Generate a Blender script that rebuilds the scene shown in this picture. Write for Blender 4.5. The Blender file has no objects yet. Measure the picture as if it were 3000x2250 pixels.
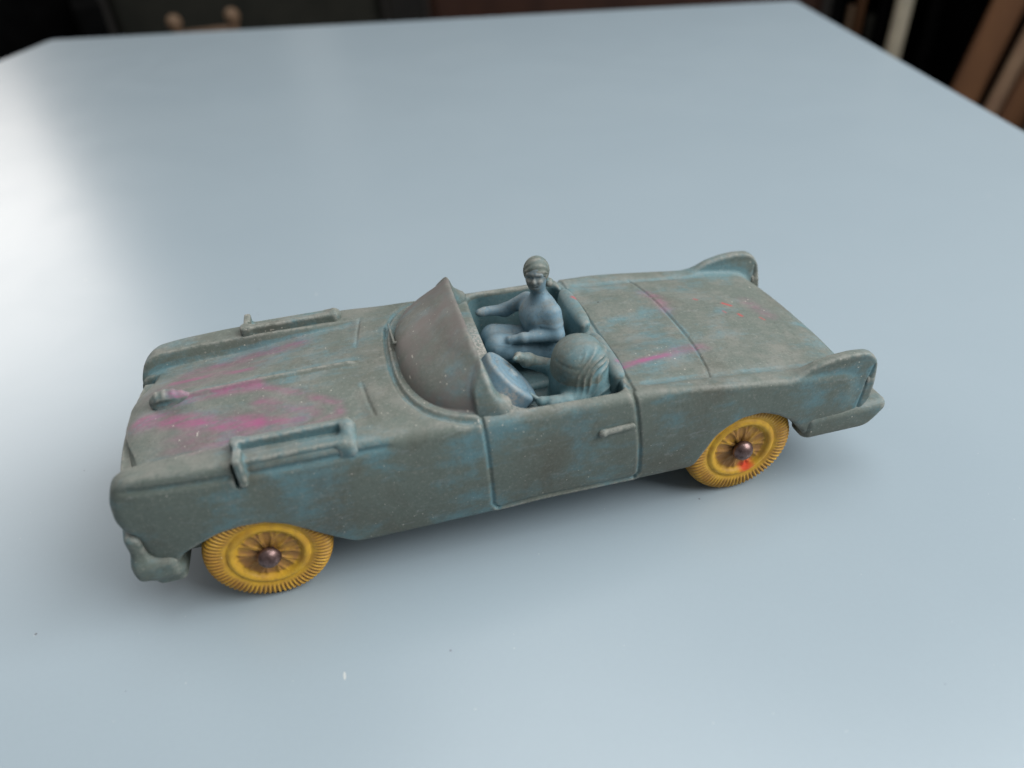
import bpy, math, random
import numpy as np
from mathutils import Matrix, Vector

random.seed(4)
S = 0.07                      # metres per car unit (one car unit = wheelbase of the toy)
scn = bpy.context.scene
C = scn.collection

# ------------------------------------------------------------------ camera
cd = bpy.data.cameras.new("camera")
cam = bpy.data.objects.new("camera", cd)
C.objects.link(cam)
_r = Vector((0.96637256, -0.25210094, -0.05068721))
_u = Vector((0.1891975, 0.56357296, 0.80410809))
_f = Vector((0.17415047, 0.78665789, -0.59231831))
m = Matrix.Identity(4)
for i in range(3):
    m[i][0], m[i][1], m[i][2] = _r[i], _u[i], -_f[i]
eye = Vector((-0.22579791, -1.27433169, 1.18599072)) * S
m.translation = eye
cam.matrix_world = m
cd.sensor_width = 36
cd.lens = 25.087
cd.clip_start = 0.005
cd.clip_end = 60
cd.dof.use_dof = True
cd.dof.focus_distance = 1.57 * S
cd.dof.aperture_fstop = 14.5
scn.camera = cam

# ------------------------------------------------------------------ world and lamps (indoor daylight from windows, plus an added overhead lamp)
w = bpy.data.worlds.new("World")
scn.world = w
w.use_nodes = True
bg = w.node_tree.nodes["Background"]
bg.inputs[0].default_value = (0.90, 0.95, 1.0, 1)
bg.inputs[1].default_value = 0.25


def area(name, az, el, dist, sx, sy, power, col, target=(0, 0, 0)):
    ld = bpy.data.lights.new(name, 'AREA')
    ld.shape = 'RECTANGLE'
    ld.size, ld.size_y = sx * S, sy * S
    ld.energy = power
    ld.color = col
    o = bpy.data.objects.new(name, ld)
    C.objects.link(o)
    a, e = math.radians(az), math.radians(el)
    p = Vector((math.sin(a) * math.cos(e), math.cos(a) * math.cos(e), math.sin(e))) * dist * S
    o.location = p
    o.rotation_euler = (Vector(target) * S - p).to_track_quat('-Z', 'Y').to_euler()
    return o


area("window_light", -35.5, 21, 28, 15, 9.5, 10, (1.0, 0.92, 0.86))
area("daylight_window", 114, 40, 15, 12, 11, 17, (0.96, 0.99, 1.0))
area("added_overhead", 40, 78, 26, 18, 18, 17, (0.96, 0.99, 1.0))  # added lamp for shade under the car, set clear of tabletop reflections

scn.render.engine = 'CYCLES'
scn.cycles.use_denoising = True
scn.cycles.max_bounces = 8
scn.view_settings.view_transform = 'Standard'
scn.view_settings.look = 'None'
scn.view_settings.exposure = 0
scn.view_settings.gamma = 1
scn.view_settings.use_curve_mapping = False


# ------------------------------------------------------------------ node helper
class NT:
    def __init__(self, name):
        self.m = bpy.data.materials.new(name)
        self.m.use_nodes = True
        self.t = self.m.node_tree
        self.n = self.t.nodes
        self.b = self.n["Principled BSDF"]

    def new(self, k, **kw):
        x = self.n.new(k)
        for a, v in kw.items():
            setattr(x, a, v)
        return x

    def link(self, a, b):
        self.t.links.new(a, b)

    def put(self, sock, v):
        if hasattr(v, 'is_linked') or isinstance(v, bpy.types.NodeSocket):
            self.link(v, sock)
        elif isinstance(v, (tuple, list)) and len(v) == 3 and sock.type == 'RGBA':
            sock.default_value = (*v, 1)
        else:
            sock.default_value = v

    def coord(self, scale=(1 / S, 1 / S, 1 / S), kind="Object"):
        tc = self.new("ShaderNodeTexCoord")
        mp = self.new("ShaderNodeMapping")
        mp.inputs["Scale"].default_value = scale
        self.link(tc.outputs[kind], mp.inputs["Vector"])
        return mp.outputs[0]

    def noise(self, vec, scale, detail=4, rough=0.55, dist=0.0):
        x = self.new("ShaderNodeTexNoise")
        self.link(vec, x.inputs["Vector"])
        x.inputs["Scale"].default_value = scale
        x.inputs["Detail"].default_value = detail
        x.inputs["Roughness"].default_value = rough
        x.inputs["Distortion"].default_value = dist
        return x.outputs["Fac"]

    def math(self, op, a, b=0.0, c=0.0, clamp=False):
        x = self.new("ShaderNodeMath", operation=op, use_clamp=clamp)
        for i, v in enumerate((a, b, c)):
            self.put(x.inputs[i], v)
        return x.outputs[0]

    def ramp(self, v, lo, hi, a=0.0, b=1.0):
        x = self.new("ShaderNodeMapRange", interpolation_type='SMOOTHSTEP')
        self.link(v, x.inputs[0])
        for i, q in enumerate((lo, hi, a, b)):
            x.inputs[i + 1].default_value = q
        return x.outputs[0]

    def mix(self, f, a, b, mode='MIX'):
        x = self.new("ShaderNodeMix", data_type='RGBA', blend_type=mode)
        self.put(x.inputs[0], f)
        self.put(x.inputs[6], a)
        self.put(x.inputs[7], b)
        return x.outputs[2]

    def attr(self, name):
        x = self.new("ShaderNodeAttribute", attribute_name=name)
        return x.outputs["Fac"]

    def bump(self, h, strength, dist):
        x = self.new("ShaderNodeBump")
        x.inputs["Strength"].default_value = strength
        x.inputs["Distance"].default_value = dist
        self.link(h, x.inputs["Height"])
        self.link(x.outputs[0], self.b.inputs["Normal"])

    def set(self, **kw):
        for k, v in kw.items():
            self.put(self.b.inputs[k.replace('_', ' ')], v)
        return self.m


def specks(t, vec, scale, keep, r0, r1, dim='3D'):
    """small separate grains: mask of tiny discs, a share `keep` of the cells"""
    v = t.new("ShaderNodeTexVoronoi", voronoi_dimensions=dim)
    t.link(vec, v.inputs["Vector"])
    v.inputs["Scale"].default_value = scale
    sep = t.new("ShaderNodeSeparateColor")
    t.link(v.outputs["Color"], sep.inputs[0])
    on = t.math('LESS_THAN', sep.outputs[0], keep)
    rad = t.math('MULTIPLY_ADD', sep.outputs[1], r1 - r0, r0)
    return t.math('MULTIPLY', t.math('LESS_THAN', v.outputs["Distance"], rad), on)


def rubber_material(name, blue=(0.096, 0.176, 0.192), grime=(0.104, 0.124, 0.106), tint=None):
    t = NT(name)
    p = t.coord()
    ps = t.coord((1.4 / S, 5.0 / S, 5.0 / S))
    big = t.noise(p, 7.0, 5, 0.6, 0.4)
    streak = t.noise(ps, 6.0, 6, 0.65, 0.3)
    fine = t.noise(p, 70.0, 4, 0.7)
    clean = t.attr("clean")
    k = t.math('ADD', t.math('MULTIPLY', big, 1.5), t.math('MULTIPLY', streak, 1.1))
    k = t.math('SUBTRACT', k, 0.40)
    k = t.math('ADD', k, t.math('MULTIPLY', fine, 0.35))
    k = t.math('SUBTRACT', k, t.math('MULTIPLY', clean, 0.75))
    g = t.ramp(k, 0.66, 1.14)
    col = t.mix(g, blue, grime)
    # darker brownish dirt blotches
    d = t.ramp(t.noise(p, 4.3, 6, 0.62, 0.8), 0.46, 0.72, 0, 0.65)
    d = t.math('MULTIPLY', d, t.math('SUBTRACT', 1.0, clean, clamp=True))
    col = t.mix(d, col, (0.082, 0.074, 0.055))
    # paler scuffs on worn edges and top faces
    sc = t.ramp(t.noise(ps, 13.0, 6, 0.7), 0.56, 0.72, 0, 0.35)
    col = t.mix(sc, col, (0.21, 0.235, 0.235))
    edge = t.attr("edge")
    ed = t.math('MULTIPLY', edge, t.ramp(fine, 0.36, 0.62))
    col = t.mix(ed, col, (0.30, 0.285, 0.25))
    # dry dust lying on upward faces
    geo = t.new("ShaderNodeNewGeometry")
    sx = t.new("ShaderNodeSeparateXYZ")
    t.link(geo.outputs["Normal"], sx.inputs[0])
    up = t.ramp(sx.outputs[2], 0.55, 0.98)
    du = t.math('MULTIPLY', up, t.ramp(t.noise(p, 16.0, 6, 0.7), 0.38, 0.72, 0.08, 0.62))
    col = t.mix(du, col, (0.205, 0.196, 0.172))
    gr = t.noise(p, 150.0, 3, 0.75)
    col = t.mix(t.ramp(gr, 0.52, 0.74, 0, 0.30), col, (0.29, 0.275, 0.24))
    col = t.mix(t.ramp(gr, 0.46, 0.28, 0, 0.36), col, (0.050, 0.048, 0.040))
    dst = t.attr('dusty')
    col = t.mix(t.math('MULTIPLY', dst, t.ramp(t.noise(p, 120.0, 3, 0.7), 0.42, 0.60, 0.1, 0.95)), col, (0.33, 0.30, 0.27))
    if tint:
        tn = t.ramp(t.noise(p, 11.0, 5, 0.65), 0.34, 0.66, 0.15, 1.0)
        col = t.mix(t.math('MULTIPLY', tn, t.attr('tint')), col, tint)
    # crayon pink and red marks, broken up by the surface grain
    pk = t.attr("pink")
    pkn = t.math('MULTIPLY', pk, t.ramp(t.noise(ps, 11.0, 6, 0.72), 0.34, 0.66, 0.18, 1.0))
    col = t.mix(t.math('MULTIPLY', pkn, 0.80, clamp=True), col, (0.30, 0.065, 0.165))
    rd = t.attr("red")
    col = t.mix(t.math('MULTIPLY', rd, 0.9, clamp=True), col, (0.42, 0.05, 0.05))
    # loose grains and fibres
    s1 = specks(t, p, 82.0, 0.36, 0.05, 0.17)
    s2 = specks(t, t.coord((1 / S, 0.28 / S, 0.6 / S)), 75.0, 0.07, 0.06, 0.14)
    s3 = specks(t, t.coord((0.3 / S, 1 / S, 1 / S)), 60.0, 0.05, 0.05, 0.10)
    sp = t.math('MAXIMUM', t.math('MAXIMUM', s1, s2), s3)
    dens = t.ramp(t.noise(p, 5.0, 3), 0.40, 0.62, 0.15, 1.0)
    sp = t.math('MULTIPLY', t.math('MULTIPLY', sp, dens), 0.55)
    col = t.mix(sp, col, (0.50, 0.46, 0.40))
    dk = t.math('MULTIPLY', specks(t, p, 23.0, 0.06, 0.04, 0.09), 0.7)
    col = t.mix(dk, col, (0.05, 0.045, 0.04))
    t.set(Base_Color=col, Roughness=t.ramp(big, 0.3, 0.7, 0.52, 0.70))
    t.b.inputs["Specular IOR Level"].default_value = 0.35
    hgt = t.math('ADD', t.math('MULTIPLY', fine, 0.5), t.math('MULTIPLY', t.noise(p, 24.0, 4), 0.8))
    hgt = t.math('ADD', hgt, t.math('MULTIPLY', sp, 0.5))
    t.bump(hgt, 0.45, 0.0026 * S)
    return t.m


M_RUB = rubber_material("faded_blue_rubber")
M_GLASS = rubber_material("dusty_windshield_rubber", tint=(0.138, 0.120, 0.110))
M_FIG = rubber_material("clean_blue_rubber", blue=(0.128, 0.215, 0.270), grime=(0.158, 0.172, 0.162))


def wheel_material(name, red=False):
    t = NT(name)
    p = t.coord()
    flat = t.new("ShaderNodeVectorMath", operation='MULTIPLY')
    t.link(p, flat.inputs[0])
    flat.inputs[1].default_value = (1, 0, 1)
    ln = t.new("ShaderNodeVectorMath", operation='LENGTH')
    t.link(flat.outputs[0], ln.inputs[0])
    r = ln.outputs["Value"]
    n = t.noise(p, 26.0, 6, 0.65, 0.5)
    nf = t.noise(p, 90.0, 4, 0.7)
    col = t.mix(t.ramp(n, 0.35, 0.7), (0.60, 0.34, 0.026), (0.47, 0.245, 0.026))
    # grime settled in the ribbed band and in the moulded wire wheel
    rib = t.math('MULTIPLY', t.ramp(r, 0.080, 0.088), t.ramp(n, 0.28, 0.72, 0.25, 0.75))
    col = t.mix(rib, col, (0.34, 0.165, 0.035))
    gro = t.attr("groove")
    col = t.mix(t.math('MULTIPLY', gro, 0.60), col, (0.20, 0.085, 0.03))  # groove dirt tint, deepened as painted shade so the ribs show
    hub = t.math('MULTIPLY', t.ramp(r, 0.060, 0.052), t.ramp(n, 0.30, 0.60, 0.25, 0.85))
    col = t.mix(hub, col, (0.27, 0.125, 0.045))
    pin_ring = t.math('MULTIPLY', t.ramp(r, 0.036, 0.020), t.ramp(nf, 0.35, 0.6, 0.0, 0.6))
    col = t.mix(pin_ring, col, (0.06, 0.035, 0.025))  # darker ring around the axle pin
    tread = t.ramp(t.noise(p, 60, 4), 0.45, 0.75, 0, 0.3)
    col = t.mix(tread, col, (0.25, 0.13, 0.04))
    if red:
        dd = t.new("ShaderNodeVectorMath", operation='DISTANCE')
        t.link(flat.outputs[0], dd.inputs[0])
        dd.inputs[1].default_value = (0.020, 0, -0.056)
        q = t.math('ADD', dd.outputs["Value"], t.math('MULTIPLY', n, 0.022))
        col = t.mix(t.ramp(q, 0.036, 0.014, 0, 0.9), col, (0.70, 0.045, 0.02))
    s1 = t.math('MULTIPLY', specks(t, p, 60, 0.05, 0.06, 0.14), 0.5)
    col = t.mix(s1, col, (0.75, 0.66, 0.45))
    t.set(Base_Color=col, Roughness=t.ramp(n, 0.3, 0.7, 0.42, 0.62))
    t.b.inputs["Specular IOR Level"].default_value = 0.35
    t.bump(t.math('ADD', n, t.math('MULTIPLY', nf, 0.4)), 0.4, 0.002 * S)
    return t.m


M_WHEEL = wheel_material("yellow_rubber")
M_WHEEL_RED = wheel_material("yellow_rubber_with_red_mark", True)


def metal_material():
    t = NT("tarnished_pin_metal")
    p = t.coord()
    n = t.noise(p, 60, 5, 0.65)
    col = t.mix(t.ramp(n, 0.35, 0.65), (0.20, 0.13, 0.12), (0.09, 0.055, 0.05))
    t.set(Base_Color=col, Metallic=0.85, Roughness=t.ramp(n, 0.3, 0.7, 0.30, 0.5))
    t.bump(n, 0.3, 0.002 * S)
    return t.m


M_PIN = metal_material()


def table_material():
    t = NT("pale_blue_laminate")
    p = t.coord()
    n = t.noise(p, 0.55, 3, 0.5)
    n2 = t.noise(p, 14.0, 5, 0.6)
    col = t.mix(t.ramp(n, 0.3, 0.7), (0.272, 0.328, 0.364), (0.285, 0.340, 0.374))
    col = t.mix(t.ramp(n2, 0.4, 0.8, 0, 0.08), col, (0.31, 0.36, 0.40))
    gn = t.noise(p, 95.0, 2, 0.6)
    col = t.mix(t.ramp(gn, 0.3, 0.7, 0, 0.09), col, (0.25, 0.29, 0.32))
    d1 = t.math('MULTIPLY', specks(t, p, 5.0, 0.16, 0.005, 0.014, '2D'), 0.85)
    col = t.mix(d1, col, (0.12, 0.12, 0.13))
    d2 = t.math('MULTIPLY', specks(t, t.coord((1 / S, 0.3 / S, 1 / S)), 6.0, 0.05, 0.006, 0.015, '2D'), 0.6)
    d2 = t.math('MAXIMUM', d2, t.math('MULTIPLY', specks(t, p, 10.0, 0.26, 0.006, 0.016, '2D'), 0.35))
    col = t.mix(d2, col, (0.62, 0.60, 0.55))
    t.set(Base_Color=col, Roughness=t.ramp(t.noise(p, 1.6, 4, 0.6, 1.2), 0.3, 0.75, 0.29, 0.32))
    t.b.inputs['Specular IOR Level'].default_value = 0.7
    t.bump(t.noise(p, 160.0, 3, 0.6), 0.06, 0.0015 * S)
    return t.m


M_TABLE = table_material()


def plain(name, c1, c2, scale=2.0, rough=0.6, stretch=(1, 1, 1), spec=0.2):
    t = NT(name)
    p = t.coord(tuple(s / S for s in stretch))
    n = t.noise(p, scale, 5, 0.6, 0.4)
    t.set(Base_Color=t.mix(t.ramp(n, 0.3, 0.7), c1, c2), Roughness=rough)
    t.b.inputs['Specular IOR Level'].default_value = spec
    return t.m


# ------------------------------------------------------------------ object helpers
def tag(o, label=None, cat=None, group=None, kind=None):
    if label: o["label"] = label
    if cat: o["category"] = cat
    if group: o["group"] = group
    if kind: o["kind"] = kind
    return o


def empty(name, loc=(0, 0, 0)):
    o = bpy.data.objects.new(name, None)
    o.empty_display_size = 0.01
    C.objects.link(o)
    o.location = Vector(loc) * S
    return o


def mesh_obj(name, verts, quads, mat, parent=None, normals=None, attrs=None, loc=None):
    me = bpy.data.meshes.new(name)
    verts = np.ascontiguousarray(verts, np.float32) * S
    quads = np.ascontiguousarray(quads, np.int32)
    k = quads.shape[1]
    me.vertices.add(len(verts))
    me.vertices.foreach_set("co", verts.ravel())
    me.loops.add(quads.size)
    me.loops.foreach_set("vertex_index", quads.ravel())
    me.polygons.add(len(quads))
    me.polygons.foreach_set("loop_start", np.arange(0, quads.size, k, dtype=np.int32))
    me.update(calc_edges=True)
    me.validate()
    me.polygons.foreach_set("use_smooth", np.ones(len(me.polygons), bool))
    if attrs:
        for a, v in attrs.items():
            at = me.attributes.new(a, 'FLOAT', 'POINT')
            at.data.foreach_set("value", np.ascontiguousarray(v, np.float32))
    if normals is not None:
        me.normals_split_custom_set_from_vertices(np.asarray(normals, np.float32).tolist())
    me.materials.append(mat)
    o = bpy.data.objects.new(name, me)
    C.objects.link(o)
    if parent:
        o.parent = parent
    if loc:
        o.location = Vector(loc) * S
    return o


# ------------------------------------------------------------------ implicit surfaces (moulded rubber has soft fillets everywhere)
def smin(a, b, k):
    h = np.maximum(k - np.abs(a - b), 0) / k
    return np.minimum(a, b) - h * h * (k * 0.25)


def smax(a, b, k):
    return -smin(-a, -b, k)


def sstep(lo, hi, x):
    t = np.clip((x - lo) / (hi - lo), 0, 1)
    return t * t * (3 - 2 * t)


def win(lo, hi, soft, x):
    return sstep(lo - soft / 2, lo + soft / 2, x) * (1 - sstep(hi - soft / 2, hi + soft / 2, x))


def spl(xs, ys, sig):
    g = np.linspace(xs[0] - 0.3, xs[-1] + 0.3, 4000)
    v = np.interp(g, xs, ys)
    st = g[1] - g[0]
    if sig > 0:
        n = int(3 * sig / st) + 1
        kk = np.exp(-0.5 * (np.arange(-n, n + 1) * st / sig) ** 2)
        kk /= kk.sum()
        v = np.convolve(np.pad(v, n, 'edge'), kk, 'valid')
    return lambda x: np.interp(x, g, v).astype(np.float32)


def rbox(x, y, z, c, h, r):
    qx, qy, qz = np.abs(x - c[0]) - h[0] + r, np.abs(y - c[1]) - h[1] + r, np.abs(z - c[2]) - h[2] + r
    return np.sqrt(np.maximum(qx, 0) ** 2 + np.maximum(qy, 0) ** 2 + np.maximum(qz, 0) ** 2) + \
        np.minimum(np.maximum(qx, np.maximum(qy, qz)), 0) - r


def cap(x, y, z, p, q, r0, r1=None):
    r1 = r0 if r1 is None else r1
    p, q = np.array(p, float), np.array(q, float)
    d = q - p
    t = np.clip(((x - p[0]) * d[0] + (y - p[1]) * d[1] + (z - p[2]) * d[2]) / (d @ d), 0, 1)
    return np.sqrt((x - p[0] - t * d[0]) ** 2 + (y - p[1] - t * d[1]) ** 2 + (z - p[2] - t * d[2]) ** 2) - (r0 + (r1 - r0) * t)


def ell(x, y, z, c, r, e=2.0):
    k = (np.abs((x - c[0]) / r[0]) ** e + np.abs((y - c[1]) / r[1]) ** e + np.abs((z - c[2]) / r[2]) ** e) ** (1 / e)
    return (k - 1) * min(r)


def poly_dist(u, v, pts):
    """distance in a plane to a polyline"""
    best = None
    for (a, b), (c, d) in zip(pts[:-1], pts[1:]):
        ex, ey = c - a, d - b
        t = np.clip(((u - a) * ex + (v - b) * ey) / (ex * ex + ey * ey), 0, 1)
        q = np.hypot(u - a - t * ex, v - b - t * ey)
        best = q if best is None else np.minimum(best, q)
    return best


def nets(f, lo, hi, h, mirror=False):
    """surface nets: mesh of f(x, y, z) = 0; mirror = symmetric in y"""
    xs = np.arange(lo[0], hi[0] + h, h, dtype=np.float32)
    ys = np.arange(h / 2, hi[1] + h, h, dtype=np.float32) if mirror else np.arange(lo[1], hi[1] + h, h, dtype=np.float32)
    zs = np.arange(lo[2], hi[2] + h, h, dtype=np.float32)
    V = np.empty((len(xs), len(ys), len(zs)), np.float32)
    for i in range(0, len(xs), 64):
        V[i:i + 64] = f(xs[i:i + 64, None, None], ys[None, :, None], zs[None, None, :])
    if mirror:
        V = np.concatenate([V[:, ::-1], V], 1)
        ys = np.concatenate([-ys[::-1], ys])
    I = V < 0
    nx, ny, nz = V.shape
    cnt = np.zeros((nx - 1, ny - 1, nz - 1), np.int8)
    for a in (0, 1):
        for b in (0, 1):
            for c in (0, 1):
                cnt += I[a:nx - 1 + a, b:ny - 1 + b, c:nz - 1 + c]
    mixed = (cnt > 0) & (cnt < 8)
    ci, cj, ck = np.nonzero(mixed)
    idx = np.full(mixed.shape, -1, np.int32)
    idx[ci, cj, ck] = np.arange(len(ci))
    corner = {}
    for a in (0, 1):
        for b in (0, 1):
            for c in (0, 1):
                corner[a, b, c] = V[ci + a, cj + b, ck + c]
    acc = np.zeros((len(ci), 3), np.float64)
    n = np.zeros(len(ci))
    for p in corner:
        for ax in range(3):
            if p[ax] == 0:
                q = list(p); q[ax] = 1; q = tuple(q)
                va, vb = corner[p], corner[q]
                s = (va < 0) != (vb < 0)
                t = np.where(s, va / np.where(s, va - vb, 1), 0)
                for k in range(3):
                    acc[:, k] += np.where(s, p[k] + (t if k == ax else 0), 0)
                n += s
    acc /= n[:, None]
    P = np.stack([xs[ci] + acc[:, 0] * h, ys[cj] + acc[:, 1] * h, zs[ck] + acc[:, 2] * h], 1)
    Q = []
    for ax in range(3):
        A = [slice(0, d) for d in I.shape]; B = list(A)
        A[ax] = slice(0, -1); B[ax] = slice(1, None)
        e = I[tuple(A)] != I[tuple(B)]
        ii = np.nonzero(e)
        o1, o2 = [k for k in range(3) if k != ax]
        ok = (ii[o1] > 0) & (ii[o2] > 0) & (ii[o1] < I.shape[o1] - 1) & (ii[o2] < I.shape[o2] - 1)
        ii = [k[ok] for k in ii]

        def cell(d1, d2):
            k = list(ii)
            k[o1] = k[o1] + d1
            k[o2] = k[o2] + d2
            return idx[tuple(k)]
        q = np.stack([cell(-1, -1), cell(0, -1), cell(0, 0), cell(-1, 0)], 1)
        ins = I[tuple(ii)]
        flip = ins if ax == 1 else ~ins
        q[flip] = q[flip][:, ::-1]
        Q.append(q)
    Q = np.concatenate(Q)

    def grad(p, e):
        g = np.empty_like(p)
        for k in range(3):
            d = np.zeros(3); d[k] = e
            a, b = p + d, p - d
            g[:, k] = (fy(a) - fy(b)) / (2 * e)
        return g

    def fy(p):
        return f(p[:, 0], np.abs(p[:, 1]) if mirror else p[:, 1], p[:, 2]).astype(np.float64)
    for _ in range(2):
        g = grad(P, h * 0.4)
        gg = np.maximum((g * g).sum(1), 0.05)
        step = -(fy(P) / gg)[:, None] * g
        ln = np.linalg.norm(step, axis=1, keepdims=True)
        P = P + step * np.minimum(1, h * 0.6 / np.maximum(ln, 1e-9))
    g = grad(P, h * 0.7)
    N = g / np.maximum(np.linalg.norm(g, axis=1, keepdims=True), 1e-9)
    return P, Q, N


def curvature(P, Q, N):
    """convex (+) / concave (-) measure per vertex from the mesh neighbours"""
    s = np.zeros(len(P)); c = np.zeros(len(P))
    for a, b in ((0, 1), (1, 2), (2, 3), (3, 0)):
        i, j = Q[:, a], Q[:, b]
        d = P[j] - P[i]
        L = np.maximum(np.linalg.norm(d, axis=1), 1e-6)
        k = ((N[j] - N[i]) * d).sum(1) / (L * L)
        n = len(P)
        s += np.bincount(i, k, n) + np.bincount(j, k, n)
        c += np.bincount(i, minlength=n) + np.bincount(j, minlength=n)
    k = s / np.maximum(c, 1)
    k = smooth_k(k, Q, len(P), 3)
    return k


# where crayon marks lie on the toy: polylines in plan (x, y), radius, strength
PINK = [([(-.629, -.008), (-.596, -.011), (-.543, -.010), (-.470, -.014)], .012, .95),
        ([(-.70, -.036), (-.67, -.045), (-.607, -.073), (-.537, -.098), (-.467, -.115)], .020, 1.0),
        ([(-.467, -.115), (-.398, -.135)], .022, .7),
        ([(-.60, -.115), (-.50, -.145)], .045, .42),
        ([(-.579, -.178), (-.532, -.172), (-.483, -.157), (-.433, -.160)], .014, .75),
        ([(-.466, -.168), (-.399, -.165)], .014, .7),
        ([(-.652, .086), (-.595, .072), (-.548, .078), (-.491, .060)], .014, .75),
        ([(-.627, .113), (-.552, .134), (-.474, .145), (-.394, .147)], .022, .5),
        ([(-.66, .06), (-.50, .11)], .05, .25),
        ([(-.47, -.017), (-.397, -.058), (-.318, -.115), (-.316, -.146), (-.356, -.156), (-.416, -.160)], .010, .5),
        ([(-.469, -.065), (-.415, -.099), (-.363, -.123)], .016, .55),
        ([(.253, -.147), (.288, -.141), (.335, -.132), (.375, -.130)], .0085, 1.0),
        ([(.375, -.131), (.396, -.12), (.458, -.115)], .014, .5),
        ([(.433, .141), (.452, .117), (.452, .053)], .016, .45),
        ([(.666, .057), (.685, -.007)], .02, .35), ([(.30, -.20), (.33, -.20)], .01, .0)]
RED = [([(.598, .056), (.612, .042)], .0035, 1.0), ([(.610, .0), (.613, -.009)], .0035, .9),
       ([(.247, .133), (.252, .128)], .006, .8), ([(.54, .09), (.545, .085)], .003, .6),
       ([(.655, -.02), (.66, -.03)], .003, .6), ([(.58, .02), (.583, .012)], .0025, .6)]


def marks(P, N, lst):
    out = np.zeros(len(P))
    for pts, r, s in lst:
        out = np.maximum(out, s * np.exp(-(poly_dist(P[:, 0], P[:, 1], pts) / r) ** 2))
    return out * sstep(0.15, 0.5, N[:, 2]) * (P[:, 2] > .24)


def rub_attrs(P, Q, N, base_clean=0.0):
    k = curvature(P, Q, N)
    x, y, z = P.T
    clean = np.clip(-smooth_k(k, Q, len(P), 14) / 22.0, 0, .32) + base_clean
    inside = (x > -.03) & (x < .245) & (np.abs(y) < .236) & (z < .328)
    clean = np.clip(clean + 0.6 * inside, 0, 1)
    q = np.minimum(np.sqrt((x - .005) ** 2 + (y + .205) ** 2 + (z - .335) ** 2) / .040, np.sqrt((x - .03) ** 2 + (y + .225) ** 2 * 2 + (z - .315) ** 2) / .035)
    q = np.minimum(q, np.sqrt((x + .01) ** 2 + ((y + .02) * .25) ** 2 + (z - .352) ** 2) / .028)
    return {"dusty": np.clip(1.25 - q, 0, 1), "clean": clean, "edge": np.clip((k - 18) / 80.0, 0, 0.55) * (1 - inside * .5),
            "pink": marks(P, N, PINK), "red": marks(P, N, RED)}


def smooth_k(k, Q, n, it):
    for _ in range(it):
        s = k * 1.0; c = np.ones(n)
        for a, b in ((0, 1), (1, 2), (2, 3), (3, 0)):
            i, j = Q[:, a], Q[:, b]
            s += np.bincount(i, k[j], n) + np.bincount(j, k[i], n)
            c += np.bincount(i, minlength=n) + np.bincount(j, minlength=n)
        k = s / c
    return k


def sdf_part(name, f, lo, hi, h, parent, mat=None, mirror=False, clean=0.0, extra=None):
    P, Q, N = nets(f, lo, hi, h, mirror)
    at = rub_attrs(P, Q, N, clean)
    if extra:
        extra(P, N, at)
    return mesh_obj(name, P, Q, mat or M_RUB, parent, N, at)


# ------------------------------------------------------------------ table and dim background
TH = 0.34
tabB, tabC = Vector((-2.712, 7.189, 0)), Vector((4.134, 5.253, 0))
dl, dr = math.radians(76.8), math.radians(73.32)
tabA = tabB - Vector((math.cos(dl), math.sin(dl), 0)) * 10.2
tabD = tabC - Vector((math.cos(dr), math.sin(dr), 0)) * 10.2
table = tag(empty("table", (0.6, 1.2, -10)), "pale blue laminate table that the toy car stands on", "table")


def prism(name, ring_top, z0, z1, mat, parent, bev=0.03, off=(0, 0, 0)):
    """slab with softly rounded top and bottom edges from a convex ring of xy points"""
    ctr = sum((Vector((p[0], p[1], 0)) for p in ring_top), Vector()) / len(ring_top)
    pts = []
    n = len(ring_top)
    R = bev * 2.2                                     # corner rounding in plan
    for i in range(n):
        p = Vector((*ring_top[i][:2], 0)); a = Vector((*ring_top[i - 1][:2], 0)); b = Vector((*ring_top[(i + 1) % n][:2], 0))
        pa, pb = p + (a - p).normalized() * R, p + (b - p).normalized() * R
        for k in range(5):
            t = k / 4
            pts.append(pa * (1 - t) ** 2 + p * 2 * t * (1 - t) + pb * t * t)
    rings = []
    for k in range(5):
        a = math.pi / 2 * k / 4
        rings.append((bev * (1 - math.sin(a)), z1 - bev * (1 - math.cos(a)) if False else z1 - bev + bev * math.cos(a)))
    rings = [(bev * (1 - math.sin(math.pi / 2 * k / 4)), z1 - bev * (1 - math.cos(math.pi / 2 * k / 4))) for k in range(5)]
    rings += [(bev * (1 - math.cos(math.pi / 2 * k / 4)), z0 + bev * (1 - math.sin(math.pi / 2 * k / 4))) for k in range(5)]
    V, F = [], []
    m_ = len(pts)
    for ins, z in rings:
        for p in pts:
            d = (ctr - p)
            V.append(p + d.normalized() * ins + Vector((0, 0, z)) - Vector(off))
    for r in range(len(rings) - 1):
        for i in range(m_):
            j = (i + 1) % m_
            F.append((r * m_ + i, (r + 1) * m_ + i, (r + 1) * m_ + j, r * m_ + j))
    F.append(tuple(range(m_)))
    F.append(tuple(reversed(range((len(rings) - 1) * m_, len(rings) * m_))))
    me = bpy.data.meshes.new(name)
    me.from_pydata([v * S for v in V], [], F)
    me.update()
    for p in me.polygons:
        p.use_smooth = len(p.vertices) == 4
    me.materials.append(mat)
    o = bpy.data.objects.new(name, me)
    C.objects.link(o)
    if parent:
        o.parent = parent
    return o


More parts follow.
